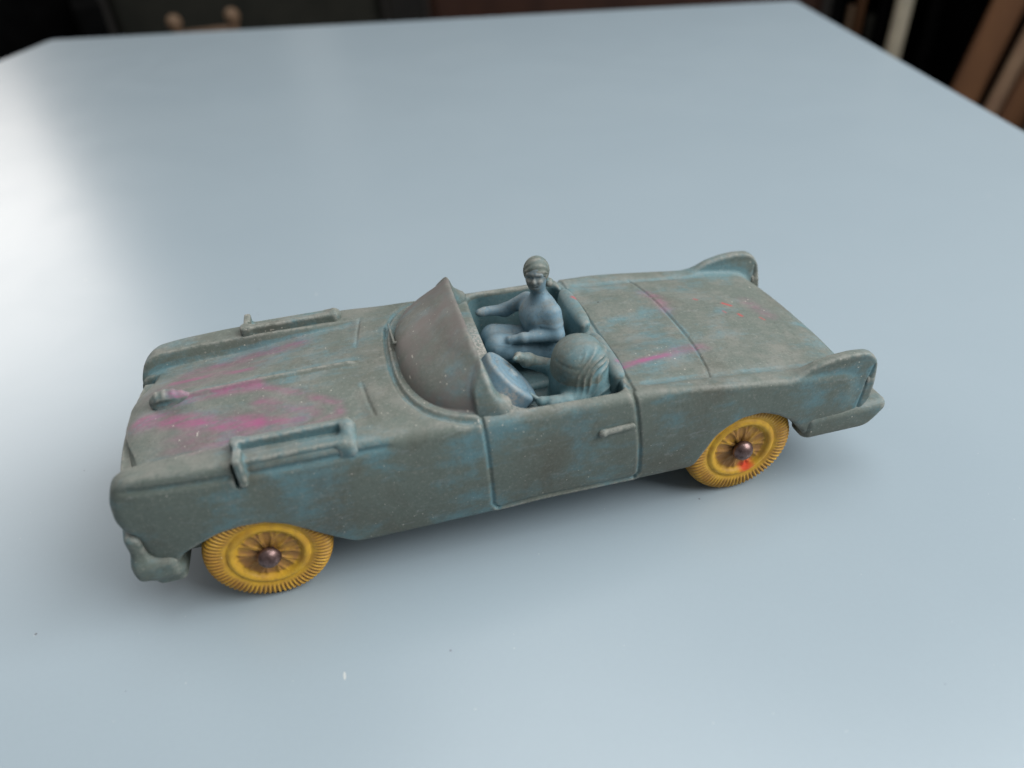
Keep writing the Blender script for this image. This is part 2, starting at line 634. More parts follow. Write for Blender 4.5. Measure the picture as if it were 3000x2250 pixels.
M_EDGE = plain("dark_table_edge", (0.22, 0.22, 0.25), (0.28, 0.28, 0.30), 1.0, 0.5)
M_WOOD = plain("red_brown_wood", (0.030, 0.014, 0.010), (0.045, 0.020, 0.013), 1.5, 0.5, (1, 1, .2))
M_OLIVE = plain("dark_olive_cloth", (0.012, 0.012, 0.009), (0.020, 0.019, 0.014), 1.0, 0.8)
M_BLACK = plain("black_fabric", (0.0015, 0.0015, 0.0015), (0.003, 0.003, 0.003), 2.0, 0.95, spec=0.03)
M_TAN = plain("tan_wood", (0.16, 0.095, 0.06), (0.20, 0.13, 0.08), 2.0, 0.5)
M_CREAM = plain("cream_paint", (0.22, 0.195, 0.145), (0.27, 0.235, 0.175), 2.0, 0.5)
M_PLANK = plain("orange_brown_wood", (0.085, 0.038, 0.018), (0.13, 0.060, 0.027), 1.2, 0.55, (1, 1, .15))
M_GREY = plain("grey_beige_board", (0.12, 0.098, 0.085), (0.15, 0.125, 0.108), 0.6, 0.8)
M_FLOOR = plain("dark_floor", (0.020, 0.016, 0.013), (0.03, 0.024, 0.02), 0.3, 0.5)

tb = (0.6, 1.2, -10)
ring = [tabA, tabB, tabC, tabD]
prism("tabletop", [(p.x, p.y) for p in reversed(ring)], -TH, 0, M_TABLE, table, 0.035, tb)
cc = (tabA + tabB + tabC + tabD) / 4
for p in ring:
    q = p + (cc - p) * 0.09
    prism("leg", [(q.x - .28, q.y - .28), (q.x + .28, q.y - .28), (q.x + .28, q.y + .28), (q.x - .28, q.y + .28)], -10, -TH, M_WOOD, table, 0.03, tb)

fl = prism("floor", [(-60, -40), (60, -40), (60, 90), (-60, 90)], -10.3, -10, M_FLOOR, None, 0.01)
tag(fl, kind="structure")
M_WALL = plain("dim_wall", (0.05, 0.045, 0.04), (0.06, 0.054, 0.048), 0.2, 0.9)
wl = prism("wall", [(-60, 60), (60, 26), (60.3, 27), (-59.7, 61)], -10, 26, M_WALL, None, 0.01)
tag(wl, kind="structure")
prism("door", [(-1.7, 42.9), (.9, 42.2), (1.0, 42.6), (-1.6, 43.3)], -10, 20, plain("pale_door_paint", (0.75, 0.72, 0.68), (0.80, 0.77, 0.72), 0.5, 0.6), wl, 0.02)  # unseen pale strip, added and sized for its streak reflected in the tabletop


def box_on(name, az0, az1, D, z0, z1, depth, mat, parent=None, off=(0, 0, 0)):
    a0, a1 = math.radians(az0), math.radians(az1)
    e = Vector((-0.226, -1.274, 0))
    p0 = e + Vector((math.sin(a0), math.cos(a0), 0)) * D
    p1 = e + Vector((math.sin(a1), math.cos(a1), 0)) * D
    am = (a0 + a1) / 2
    d = Vector((math.sin(am), math.cos(am), 0)) * depth
    rg = [p0, p1, p1 + d, p0 + d]
    return prism(name, [(p.x, p.y) for p in rg], z0, z1, mat, parent, 0.06, off)


ch = tag(empty("armchair", (-7, 15, -10)), "black upholstered armchair behind the far left corner of the table", "armchair")
o_ = (-7, 15, -10)
box_on("seat", -27, -13.2, 16.5, -9, -4, 6, M_BLACK, ch, o_)
box_on("backrest", -27, -13.6, 20.0, -4, 3.0, 2, M_BLACK, ch, o_)
box_on("armrest", -14.6, -12.9, 16.7, -4.0, -0.6, 5, M_BLACK, ch, o_)
for az in (-26, -14.6):
    box_on("leg", az, az + 1, 17.5, -10, -9, .5, M_WOOD, ch, o_)

cb = tag(empty("cabinet", (-1.5, 21, -10)), "dark olive cabinet standing behind the far table edge, left of centre", "cabinet")
o_ = (-1.5, 21, -10)
box_on("carcass", -12.6, 5.0, 21, -9.6, -.2, 4, M_OLIVE, cb, o_)
for a in (-12.3, -3.6):
    box_on("door", a, a + 8.4, 20.85, -9.3, -.7, .13, M_OLIVE, cb, o_)
box_on("plinth", -12.2, 4.6, 21.3, -10, -9.6, 3, M_BLACK, cb, o_)

post = box_on("upright_board", 5.3, 7.9, 20.2, -10, 1.0, .5, plain("dim_grey_board", (0.010, 0.009, 0.008), (0.014, 0.012, 0.010), 1, .8), None)
tag(post, "dim grey upright board between olive cabinet and red-brown sideboard", "board")

sb = tag(empty("sideboard", (7, 18, -10)), "dark red-brown wooden sideboard behind the far table edge", "sideboard")
o_ = (7, 18, -10)
box_on("carcass", 8.2, 35.5, 20, -9.2, -.1, 4, M_WOOD, sb, o_)
for k in range(3):
    box_on("drawer", 8.6 + k * 9, 17.2 + k * 9, 19.86, -3.4, -.5, .12, M_WOOD, sb, o_)
    box_on("door", 8.6 + k * 9, 17.2 + k * 9, 19.86, -8.9, -3.7, .12, M_WOOD, sb, o_)
for az in (9, 34):
    box_on("leg", az, az + 1, 20.5, -10, -9.2, .5, M_WOOD, sb, o_)

# small tan rack with two knobs seen just over the far edge
st = tag(empty("stool", (-2.4, 17, -10)), "dark low stool carrying the small tan knobbed rack behind the table", "stool")
o_ = (-2.4, 17, -10)
box_on("seat", -11, -3.5, 17.2, -2.6, -2.2, 2.6, M_BLACK, st, o_)
for az, D in ((-10.7, 17.4), (-4.4, 17.4), (-10.5, 19.2), (-4.6, 19.2)):
    box_on("leg", az, az + .8, D, -10, -2.6, .25, M_BLACK, st, o_)
rk = tag(empty("wooden_rack", (-2.4, 16.9, -2.2)), "small tan wooden rack with two knobs just above the far table edge", "rack")


def lathe(name, prof, seg, mat, parent, loc=(0, 0, 0), axis='Z'):
    n = len(prof)
    V, F = [], []
    for i in range(seg):
        a = 2 * math.pi * i / seg
        for r, z in prof:
            V.append((r * math.cos(a), r * math.sin(a), z) if axis == 'Z' else (r * math.cos(a), z, r * math.sin(a)))
    for i in range(seg):
        j = (i + 1) % seg
        for k in range(n - 1):
            q = (i * n + k, j * n + k, j * n + k + 1, i * n + k + 1)
            F.append(q if axis == 'Z' else q[::-1])
    return mesh_obj(name, np.array(V), np.array(F), mat, parent, loc=loc)


for x in (-3.02, -1.86):
    y = 16.5 if x < -2.5 else 16.66
    lathe("knob", [(0.001, 0), (.10, 0), (.10, .72), (.07, .80), (.13, .88), (.16, .98), (.13, 1.08), (.06, 1.13), (.001, 1.14)], 16, M_TAN, rk, (x + 2.4, y - 16.9, 0))
prism("rail", [(-3.0, 16.47), (-1.9, 16.62), (-1.92, 16.75), (-3.02, 16.60)], -1.62, -1.40, M_TAN, rk, 0.03, (-2.4, 16.9, -2.2))

# right side: black shelf, cream pole, leaning planks, grey board
bs = tag(empty("bookcase", (11, 13.5, -10)), "black open bookcase beyond the right table corner", "bookcase")
o_ = (11, 13.5, -10)
box_on("back_panel", 36, 49, 21.5, -10, 3, .2, M_BLACK, bs, o_)
for az in (36, 41.9, 48):
    box_on("side_panel", az, az + .8, 19.6, -10, 3, 1.8, M_BLACK, bs, o_)
for z in (-9.5, -6.5, -4.6, -1.0, 2.0):
    box_on("shelf", 36.9, 41.8, 19.7, z, z + .25, 1.7, M_BLACK, bs, o_)
for i, (az, wd, zt, mt) in enumerate(((37.1, .35, -1.9, M_TAN), (37.6, .5, -1.75, M_PLANK), (38.4, .4, -2.1, M_OLIVE), (39.0, .5, -1.8, M_BLACK))):
    b = box_on("book", az, az + wd, 19.75, -4.35, zt, 1.3, mt)
    tag(b, ["thin tan book at the left end of the black bookcase shelf", "brown book second from the left on the black bookcase shelf",
            "dark olive book third on the black bookcase shelf", "black book at the right of the four shelved books"][i], "book", "books in the bookcase")
pl = lathe("curtain_pole", [(0.001, 0), (.16, 0), (.16, 13), (.001, 13)], 20, M_CREAM, None, (11.45, 12.45, -10))
tag(pl, "slim cream upright pole in front of the black bookcase", "pole")


def leaning(name, az, D, wdt, lean, mat, label, cat, thick=.25, tall=13):
    a = math.radians(az)
    e = Vector((-0.226, -1.274, -10)) + Vector((math.sin(a), math.cos(a), 0)) * D
    right = Vector((math.cos(a), -math.sin(a), 0))
    fwd = Vector((math.sin(a), math.cos(a), 0))
    up = (Vector((0, 0, 1)) + right * lean + fwd * .08).normalized()
    V = []
    for hgt in (0, tall):
        for s, t in ((0, 0), (1, 0), (1, 1), (0, 1)):
            V.append(right * wdt * s + fwd * thick * t + up * hgt)
    F = [(0, 1, 5, 4), (1, 2, 6, 5), (2, 3, 7, 6), (3, 0, 4, 7), (4, 5, 6, 7), (3, 2, 1, 0)]
    me = bpy.data.meshes.new(name)
    me.from_pydata([v * S for v in V], [], F)
    me.materials.append(mat)
    o = bpy.data.objects.new(name, me)
    C.objects.link(o)
    o.location = e * S
    bv = o.modifiers.new("bevel", 'BEVEL')
    bv.width = .05 * S
    bv.segments = 2
    return tag(o, label, cat)


leaning("plank", 40.3, 16.2, .55, .17, M_PLANK, "orange-brown plank leaning beside the bookcase, nearest the cream pole", "plank")
leaning("plank", 42.6, 16.0, .28, .17, M_TAN, "narrow lighter tan plank leaning between brown plank and grey board", "plank")
leaning("plank", 43.6, 15.9, .45, .17, M_PLANK, "dark brown plank leaning against the grey board's edge", "plank")
leaning("leaning_board", 45.3, 15.6, 5.0, .17, M_GREY, "wide grey-beige board leaning at the right edge", "board")

# ------------------------------------------------------------------ the toy car
car = tag(empty("toy_car", (0, 0, 0)), "faded blue rubber toy convertible with yellow wheels and pink crayon marks", "toy car")

wx = spl([-.80, -.745, -.715, -.66, -.55, -.4, 0, .3, .6, .75, .85], [.222, .236, .242, .252, .262, .266, .267, .268, .268, .263, .252], .02)
tum = spl([.05, .10, .16, .22, .28, .33, .36, .40], [.022, .013, .004, 0, .003, .010, .017, .04], .015)
Ez = spl([-.80, -.74, -.68, -.5, -.25, -.05, .1, .25, .4, .55, .65, .75, .85], [.335, .350, .358, .358, .352, .346, .339, .334, .319, .300, .287, .270, .25], .03)
Cz = spl([-.80, -.74, -.70, -.6, -.45, -.25, -.05, .2, .26, .45, .6, .70, .76, .82], [.27, .318, .338, .352, .356, .357, .355, .322, .316, .313, .302, .286, .270, .24], .02)
Xfz = spl([.05, .12, .20, .228, .238, .262, .30, .335, .355, .375, .42], [-.70, -.715, -.720, -.722, -.738, -.744, -.740, -.726, -.708, -.68, -.62], .006)
Xrz = spl([.05, .12, .20, .26, .29, .34], [.77, .785, .79, .782, .76, .66], .01)
archpts = ([-.90, -.668, -.658, -.648, -.610, -.572, -.53, -.489, -.45, -.419, -.378, -.345, -.327, -.29, -.16, .08, .32, .378, .392, .430, .455, .484, .529, .570, .609, .640, .655, .675, .95],
           [.145, .145, .150, .168, .189, .209, .217, .216, .199, .173, .136, .108, .096, .090, .092, .102, .097, .093, .101, .186, .206, .221, .224, .208, .181, .143, .121, .115, .115])
Bz = spl(*archpts, .005)
_g = np.linspace(-1, 1, 2001)
_sl = np.gradient(Bz(_g), _g)
Bsl = lambda x: np.sqrt(1 + np.interp(x, _g, _sl) ** 2).astype(np.float32)
FinTop = spl([.52, .57, .61, .65, .69, .73, .765, .785, .82], [.252, .277, .298, .315, .323, .325, .321, .308, .27], .006)
FinX = spl([.10, .165, .18, .20, .24, .285, .31, .34], [.765, .770, .786, .799, .800, .796, .786, .765], .006)
hoodcut = lambda a: -.270 + .55 * a * a
deckseam = lambda a: .447 - .50 * a * a
backseam = lambda a: .262 - .25 * a * a


def body_sdf(x, a, z):
    W_ = wx(x) - tum(z)
    # thin overhanging strip on the front fenders
    strip = win(-.70, -.24, .05, x)
    W_ = W_ - .0045 * strip * np.exp(-((z - .331) / .006) ** 2)
    ds = a - W_
    g = np.clip(a / .235, 0, 1.3) ** 2
    T = Cz(x) + (Ez(x) - Cz(x)) * g
    hoodw = win(-.80, -.262, .04, x)
    T = T - hoodw * (.031 - .022 * sstep(-.56, -.28, x)) * sstep(.02, .172, a) * (1 - sstep(.176, .190, a))
    T = T + .0095 * np.exp(-(a / .0085) ** 2) * win(-.63, -.275, .03, x)
    T = T + .0075 * np.exp(-((a - .105) / .05) ** 2) * win(.25, .42, .12, x)
    # small lip between rear deck and side
    T = T - .005 * win(.27, .62, .06, x) * np.exp(-((a - .214) / .012) ** 2)
    dt = z - T
    kk = .012 + .012 * win(-.24, .30, .10, x)
    d = smax(ds, dt, kk)
    d = smax(d, (.095 - z), .02)
    Xf = Xfz(z) - .022 * (1 - (a / .2) ** 2) * sstep(.20, .05, a) + .9 * np.maximum(a - .19, 0) ** 1.6
    Xf = Xf + .030 * win(.235, .318, .012, z) * (1 - sstep(.160, .170, a))
    d = smax(d, Xf - x, .020)
    Xr = Xrz(z) - .35 * np.maximum(a - .02, 0) ** 2 * 1.4
    d = smax(d, x - Xr, .035)
    # rear fins
    ac = .243 + .10 * (z - .28)
    th = .0125 + .13 * np.maximum(.305 - z, 0)
    fin = smax(smax(z - FinTop(x), np.abs(a - ac) - th, .010), x - FinX(z), .007)
    fin = smax(fin, np.maximum(.55 - x, .115 - z), .02)
    d = smin(d, fin, .012)
    # wheel wells and the lower side line
    well = smax((z - Bz(x)) / Bsl(x), .168 - a, .01)
    d = smax(d, -well, .010)
    # cockpit
    cav = rbox(x, a, z, (.1165 + .10 * a * a, 0, .42), (.1155, .2315, .255), .03)
    d = smax(d, -cav, .012)
    # tub under the seats stays closed: moulded floor
    # grooves
    sidew = sstep(.20, .215, a)
    gd = poly_dist(x, z, [(-.061, .36), (-.058, .30), (-.055, .128), (-.046, .115)])
    d = d + sidew * .0036 * np.exp(-(gd / .0036) ** 2)
    gd = poly_dist(x, z, [(.238, .36), (.247, .30), (.257, .20), (.261, .128), (.252, .115)])
    d = d + sidew * .0042 * np.exp(-(gd / .0038) ** 2)
    gd = poly_dist(x, z, [(-.046, .115), (.05, .121), (.252, .115)])
    d = d + sidew * (.0022 * np.exp(-(gd / .0034) ** 2) - .0018 * np.exp(-((gd - .008) / .004) ** 2) * (z < .118))
    topw = sstep(.27, .285, z)
    d = d + topw * .0030 * np.exp(-((x - hoodcut(a)) / .0032) ** 2) * win(.07, .186, .03, a)
    d = d + topw * .0038 * np.exp(-((x - deckseam(a)) / .0034) ** 2) * (1 - sstep(.215, .225, a))
    d = d + topw * .0042 * np.exp(-((x - backseam(a)) / .0038) ** 2) * (1 - sstep(.235, .245, a))
    # moulded channel round the windshield foot
    u = np.maximum(-(x + .026), 0) / .170
    r = ((a / .234) ** 2.7 + u ** 2.7) ** (1 / 2.7)
    fw = sstep(.325, .340, z) * sstep(-.05, -.09, x)
    d = d + fw * (.0058 * np.exp(-((r - 1.06) / .026) ** 2) - .0025 * np.exp(-((r - 1.01) / .018) ** 2))
    # dark slot in front of the scoop flange
    d = smax(d, -rbox(x, a, z, (-.5095, .262, .330), (.0040, .030, .024), .004), .003)
    # tail lamp edge on the fin
    gd = poly_dist(x, z, [(.768, .172), (.776, .24), (.786, .286)])
    d = d + sidew * .0028 * np.exp(-(gd / .003) ** 2)
    return d


P, Q, N = nets(body_sdf, (-.79, 0, .07), (.84, .30, .40), .0030, True)
AT = rub_attrs(P, Q, N)
cen = P[Q].mean(1)
cn = N[Q].mean(1)
cx, ca, czz = cen[:, 0], np.abs(cen[:, 1]), cen[:, 2]
f_front = np.interp(czz, [.115, .128, .30, .36], [-.046, -.055, -.058, -.061])
f_rear = np.interp(czz, [.115, .128, .20, .30, .36], [.252, .261, .257, .247, .238])
door = (ca > .205) & (cx > f_front) & (cx < f_rear) & (czz > .1165) & (np.abs(cn[:, 1]) > .12) & (cn[:, 1] * cen[:, 1] > 0)
hood = (cx < hoodcut(ca)) & (ca < .181) & (cn[:, 2] > .35) & (czz > .29) & (cx > -.74)
trunk = (cx > deckseam(ca)) & (ca < .213) & (cn[:, 2] > .45) & (czz > .22) & (cx < .80)
sel = np.zeros(len(Q), int)
sel[hood] = 1
sel[trunk] = 2
sel[door & (cen[:, 1] < 0)] = 3
sel[door & (cen[:, 1] > 0)] = 4


def sub(name, k, label=None):
    q = Q[sel == k]
    u, inv = np.unique(q, return_inverse=True)
    o = mesh_obj(name, P[u], inv.reshape(q.shape), M_RUB, car, N[u], {a: v[u] for a, v in AT.items()})
    if label:
        o["label"] = label
    return o


body = sub("body", 0)
hood_o = sub("hood", 1, "hood covered with smeared pink crayon marks")
trunk_o = sub("trunk_lid", 2)
door_n = sub("door", 3)
door_f = sub("door", 4)


# windshield: a thick bowed shield moulded in the same rubber
def ws_parts(x, a, z):
    u = np.maximum(-(x + .026), 0) / .170
    v = a / .234
    w_ = np.maximum(z - .332, 0) / .136
    e = 2.7 - 1.35 * sstep(.0, .70, w_)
    r = ((v ** 2.7 + w_ ** 2.7) ** (e / 2.7) + u ** e) ** (1 / e)
    gl = .23 - .185 * sstep(.35, .85, w_)
    glass = sstep(gl, gl + .03, u) * sstep(.10, .14, w_)
    return u, w_, (r - 1) * .125, glass


def ws_sdf(x, a, z):
    u, w_, d, glass = ws_parts(x, a, z)
    d = d + .0050 * glass
    shell = smax(d, -(d + .026 - .012 * sstep(.3, .9, w_)), .007)
    shell = smax(shell, .80 * (x + .030) + .24 * (z - .40), .011)
    foot = ell(x, a, z, (-.022, .218, .338), (.040, .020, .026))
    foot = smax(foot, x - .006, .01)
    shell = smin(shell, foot, .018)
    return smax(shell, .322 - z, .01)


def ws_tint(P, N, at):
    at["tint"] = ws_parts(P[:, 0], np.abs(P[:, 1]), P[:, 2])[3]


ws = sdf_part("windshield", ws_sdf, (-.22, 0, .30), (.02, .27, .49), .0028, car, M_GLASS, True, 0, ws_tint)
ws["label"] = "raised windshield with brownish dusty face"


def wiper_sdf(s):
    def f(x, y, z):
        return smin(cap(x, y, z, (-.190, .125 * s, .362), (-.187, .03 * s, .3705), .0027),
                    cap(x, y, z, (-.187, .03 * s, .370), (-.183, .028 * s, .372), .0035), .004)
    return f


for s in (1,):
    sdf_part("wiper", wiper_sdf(s), (-.205, min(.01 * s, .14 * s), .345), (-.165, max(.01 * s, .14 * s), .39), .0022, car)


# bumpers
def fb_sdf(x, a, z):
    bow = -.030 * (1 - (a / .24) ** 2)
    blade = rbox(x - bow, a, z, (-.722, 0, .181), (.0150, .244, .048), .012)
    wing = rbox(x, a, z, (-.702, 0, .144), (.040, .255, .0235), .014)
    lip = rbox(x, a, z, (-.688, 0, .116), (.029, .246, .021), .014)
    d = smin(smin(blade, wing, .026), lip, .018)
    return d


fb = sdf_part("front_bumper", fb_sdf, (-.79, 0, .08), (-.62, .27, .26), .0030, car, None, True)


def rb_sdf(x, a, z):
    bot = .115 + .9 * np.maximum(x - .785, 0) ** 1.6 * 6
    bow = .006 * (1 - (a / .26) ** 2)
    d = rbox(x - bow * sstep(.74, .82, x), a, z, (.748, 0, .148), (.105, .2685, .0345), .020)
    d = smax(d, bot - z, .012)
    d = d + .0035 * np.exp(-((z - .172) / .004) ** 2) * sstep(.66, .70, x) * 0
    return smax(d, -(rbox(x, a, z, (.69, 0, .12), (.07, .22, .05), .01)), .006)


rb = sdf_part("rear_bumper", rb_sdf, (.63, 0, .09), (.92, .29, .20), .0030, car, None, True)


# fender-top scoops: front flange, inner rail, lower outer rail, rear boss
def scoop_sdf(s):
    def f(x, y, z):
        a = y * s
        zb = .352 - .02 * np.maximum(x + .36, 0)
        flare = .010 * np.exp(-((x + .508) / .020) ** 2)
        inner = rbox(x, a, z, (-.405, .203, .345), (.105, .0085, .0295), .005) - flare * .3
        outer = rbox(x, a, z, (-.408, .2365, .332), (.098, .0125, .0275), .005)
        d = smin(inner, outer, .006)
        floor_ = rbox(x, a, z, (-.405, .219, .336), (.10, .024, .012), .005)
        d = smin(d, floor_, .006)
        # flange that runs down the fender side
        fl_ = rbox(x, a, z, (-.4985, .2285, .343), (.0075, .0345, .032), .005)
        d = smin(d, fl_, .010)
        boss = smin(cap(x, a, z, (-.306, .212, .361), (-.306, .243, .338), .0165, .0155),
                    rbox(x, a, z, (-.312, .226, .332), (.017, .028, .024), .008), .008)
        d = smin(d, boss, .008)
        # open trough between the rails
        tr = rbox(x, a, z, (-.408, .2190, .372), (.088, .0065, .018), .004)
        d = smax(d, -tr, .004)
        d = smax(d, -cap(x, a, z, (-.3265, .218, .362), (-.3265, .250, .338), .0032), .003)
        return d
    return f


for s in (-1, 1):
    lo = (-.54, min(.175 * s, .275 * s), .285)
    hi = (-.275, max(.175 * s, .275 * s), .41)
    sdf_part("fender_scoop", scoop_sdf(s), lo, hi, .0024, car, None, False, .12)


# hood ornament: low arched crest with an open slot
def orn_sdf(x, y, z):
    d = ell(x, y, z, (-.650, 0, .350), (.033, .018, .026))
    d = smin(d, ell(x, y, z, (-.622, 0, .349), (.024, .009, .017)), .01)
    slot = cap(x, y, z, (-.682, -.021, .350), (-.628, -.023, .358), .0105, .008)
    slot2 = cap(x, y, z, (-.682, .021, .350), (-.628, .023, .358), .0085, .006)
    d = smax(d, -smin(slot, slot2, .002), .004)
    d = d + .0008 * np.sin(x * 380) * sstep(.36, .375, z)
    d = smax(d, -cap(x, y, z, (-.672, -.012, .380), (-.64, -.010, .386), .0035), .003)
    return d


sdf_part("hood_ornament", orn_sdf, (-.70, -.032, .315), (-.585, .032, .395), .0020, car, None, False, .1)


# door handles
def handle_sdf(s):
    def f(x, y, z):
        a = y * s
        return smin(cap(x, a, z, (.178, .2655, .265), (.236, .2670, .268), .0072, .0062), ell(x, a, z, (.174, .266, .2645), (.009, .009, .0085)), .004)
    return f


for s in (-1, 1):
    sdf_part("door_handle", handle_sdf(s), (.145, min(.245 * s, .28 * s), .24), (.262, max(.245 * s, .28 * s), .28), .0022, car)


# headlights and grille on the front face, tail lamps
def disc_sdf(c, r, th):
    return lambda x, y, z: smin(ell(x, y, z, c, (th, r, r)), smax(np.abs(np.hypot(y - c[1], z - c[2]) - r) - .005, np.abs(x - c[0]) - th, .004), .004)


for s in (-1, 1):
    c = (-.722, .203 * s, .284)
    sdf_part("headlight", disc_sdf(c, .022, .012), (-.76, c[1] - .04, .245), (-.69, c[1] + .04, .33), .0028, car)
    c = (.786, .240 * s, .245)
    sdf_part("tail_light", disc_sdf(c, .016, .010), (.765, c[1] - .032, .21), (.82, c[1] + .032, .28), .0025, car)
for i in range(4):
    zc = .245 + i * .018
    sdf_part("grille_bar", lambda x, y, z, zc=zc: rbox(x + .022 * (1 - (y / .2) ** 2), y, z, (-.708, 0, zc), (.012, .152, .004), .003),
             (-.76, -.17, zc - .012), (-.67, .17, zc + .012), .003, car)


# seats
def seat_sdf(yc, top):
    def f(x, y, z):
        lean = (z - .25) * .16
        back = rbox(x - lean, y, z, (.226, yc, (top + .15) / 2), (.0175, .094, (top - .15) / 2), .016)
        back = back + .010 * (np.abs(y - yc) / .094) ** 4
        cush = rbox(x, y, z, (.150, yc, .180), (.075, .094, .022), .014)
        return smin(back, cush, .015)
    return f


for yc, tp in ((-.104, .345), (.104, .345)):
    sdf_part("seat", seat_sdf(yc, tp), (.06, yc - .11, .14), (.275, yc + .11, .37), .0030, car, None, False, .45)


# steering wheel: thick moulded drum with a ring groove, and its column
sw_c, sw_n = np.array((.030, -.120, .338)), np.array((.75, .05, .66))
sw_n = sw_n / np.linalg.norm(sw_n)


def sw_sdf(x, y, z):
    dx, dy, dz = x - sw_c[0], y - sw_c[1], z - sw_c[2]
    hgt = dx * sw_n[0] + dy * sw_n[1] + dz * sw_n[2]
    rad = np.sqrt(np.maximum(dx * dx + dy * dy + dz * dz - hgt * hgt, 0))
    d = smax(rad - .069, np.abs(hgt + .018) - .022, .010)
    d = d + .0035 * np.exp(-((rad - .046) / .0035) ** 2) * (hgt > -.01)
    d = smax(d, -smax(rad - .050, .002 - hgt, .004), .004) if False else d
    return smin(d, smax(rad - .012, np.abs(hgt) - .010, .006), .004)


sdf_part("steering_wheel", sw_sdf, tuple(sw_c - .085), tuple(sw_c + .085), .0028, car, M_FIG, False, .35)


# ------------------------------------------------------------------ the two moulded figures
def passenger_sdf(x, y, z):
    hd = np.array((.149, .100, .440))
    F_ = np.array((-.42, -.86, .0)); F_ /= np.linalg.norm(F_)
    R_ = np.array((F_[1], -F_[0], 0))
    X, Y, Zz = x - hd[0], y - hd[1], z - hd[2]
    fr = X * F_[0] + Y * F_[1]
    sd = X * R_[0] + Y * R_[1]
    head = ell(fr, sd, Zz, (.000, 0, .002), (.0285, .0255, .034))
    jaw = ell(fr, sd, Zz, (.010, 0, -.018), (.0185, .0165, .018))
    head = smin(head, jaw, .012)
    nose = cap(fr, sd, Zz, (.0270, 0, .004), (.0305, 0, -.007), .0024, .0042)
    head = smin(head, nose, .005)
    for s in (-1, 1):
        head = smax(head, -ell(fr, sd, Zz, (.030, .0105 * s, .003), (.0036, .0060, .0034)), .007)
        head = smin(head, cap(fr, sd, Zz, (.0250, .005 * s, .0100), (.0215, .0150 * s, .0085), .0020), .006)
        head = smin(head, ell(fr, sd, Zz, (.0225, .0115 * s, -.008), (.0055, .0055, .0055)), .006)
    head = smax(head, -cap(fr, sd, Zz, (.0290, -.006, -.0185), (.0290, .006, -.0185), .0018), .003)
    head = smin(head, ell(fr, sd, Zz, (.0255, 0, -.0155), (.0040, .0075, .0020)), .003)
    neck = cap(x, y, z, (.150, .100, .420), (.156, .100, .372), .0150, .0215)
    d = smin(head, neck, .012)
    # trunk
    torso = smin(ell(x, y, z, (.158, .098, .338), (.040, .050, .048)), ell(x, y, z, (.164, .098, .272), (.044, .050, .066)), .03)
    bust = smin(ell(x, y, z, (.136, .076, .334), (.020, .022, .024)), ell(x, y, z, (.132, .112, .334), (.020, .022, .024)), .016)
    torso = smin(torso, bust, .026)
    d = smin(d, torso, .016)
    # near arm bent across the lap
    d = smin(d, cap(x, y, z, (.172, .060, .356), (.176, .036, .312), .0200, .0165), .022)
    d = smin(d, cap(x, y, z, (.175, .036, .312), (.100, .048, .312), .0155, .0120), .010)
    d = smin(d, cap(x, y, z, (.100, .048, .312), (.072, .056, .308), .0120, .009), .006)
    # short sleeve hem
    d = d - .0008 * np.exp(-(((z - .336) / .004) ** 2)) * ((y < .075) & (x > .14))
    # far arm reaching to the dashboard
    d = smin(d, cap(x, y, z, (.135, .142, .356), (.086, .160, .326), .0175, .015), .012)
    d = smin(d, cap(x, y, z, (.086, .160, .326), (.036, .150, .338), .0145, .0105), .010)
    d = smin(d, ell(x, y, z, (.026, .147, .338), (.014, .010, .010)), .006)
    # thighs, knees and shins
    for yy in (.078, .122):
        d = smin(d, cap(x, y, z, (.160, yy, .245), (.045, yy - .002, .284), .038, .030), .016)
        d = smin(d, cap(x, y, z, (.045, yy - .002, .268), (.020, yy, .190), .024, .018), .010)
    # skirt fold
    d = d + .0022 * np.sin((x * .9 + y * .5 - z * .3) * 190) * win(.04, .14, .03, x) * (z < .30) * .5
    return d


pas = sdf_part("passenger_figure", passenger_sdf, (.0, .01, .17), (.23, .20, .49), .0024, car, M_FIG, False, .30)
pas["label"] = "small seated passenger figure with rolled hair, one arm toward the dashboard"


def hair_sdf(x, y, z):
    hd = np.array((.149, .100, .440))
    F_ = np.array((-.42, -.86, .0)); F_ /= np.linalg.norm(F_)
    R_ = np.array((F_[1], -F_[0], 0))
    X, Y, Zz = x - hd[0], y - hd[1], z - hd[2]
    fr = X * F_[0] + Y * F_[1]
    sd = X * R_[0] + Y * R_[1]
    d = ell(fr, sd, Zz, (-.004, 0, .006), (.0315, .0290, .0325))
    # hairline: keep the part behind and above the face
    d = smax(d, -(.62 * (Zz + .007) - .78 * (fr - .010)), .004)
    d = d + .0006 * np.sin(np.arctan2(Zz, fr) * 12 + sd * 160)
    bun = ell(fr, sd, Zz, (-.014, -.026, -.028), (.013, .011, .010))
    return smin(d, bun, .010)


hair = sdf_part("hair", hair_sdf, (.10, .05, .39), (.20, .15, .495), .0020, car, M_RUB)
hair.parent = pas


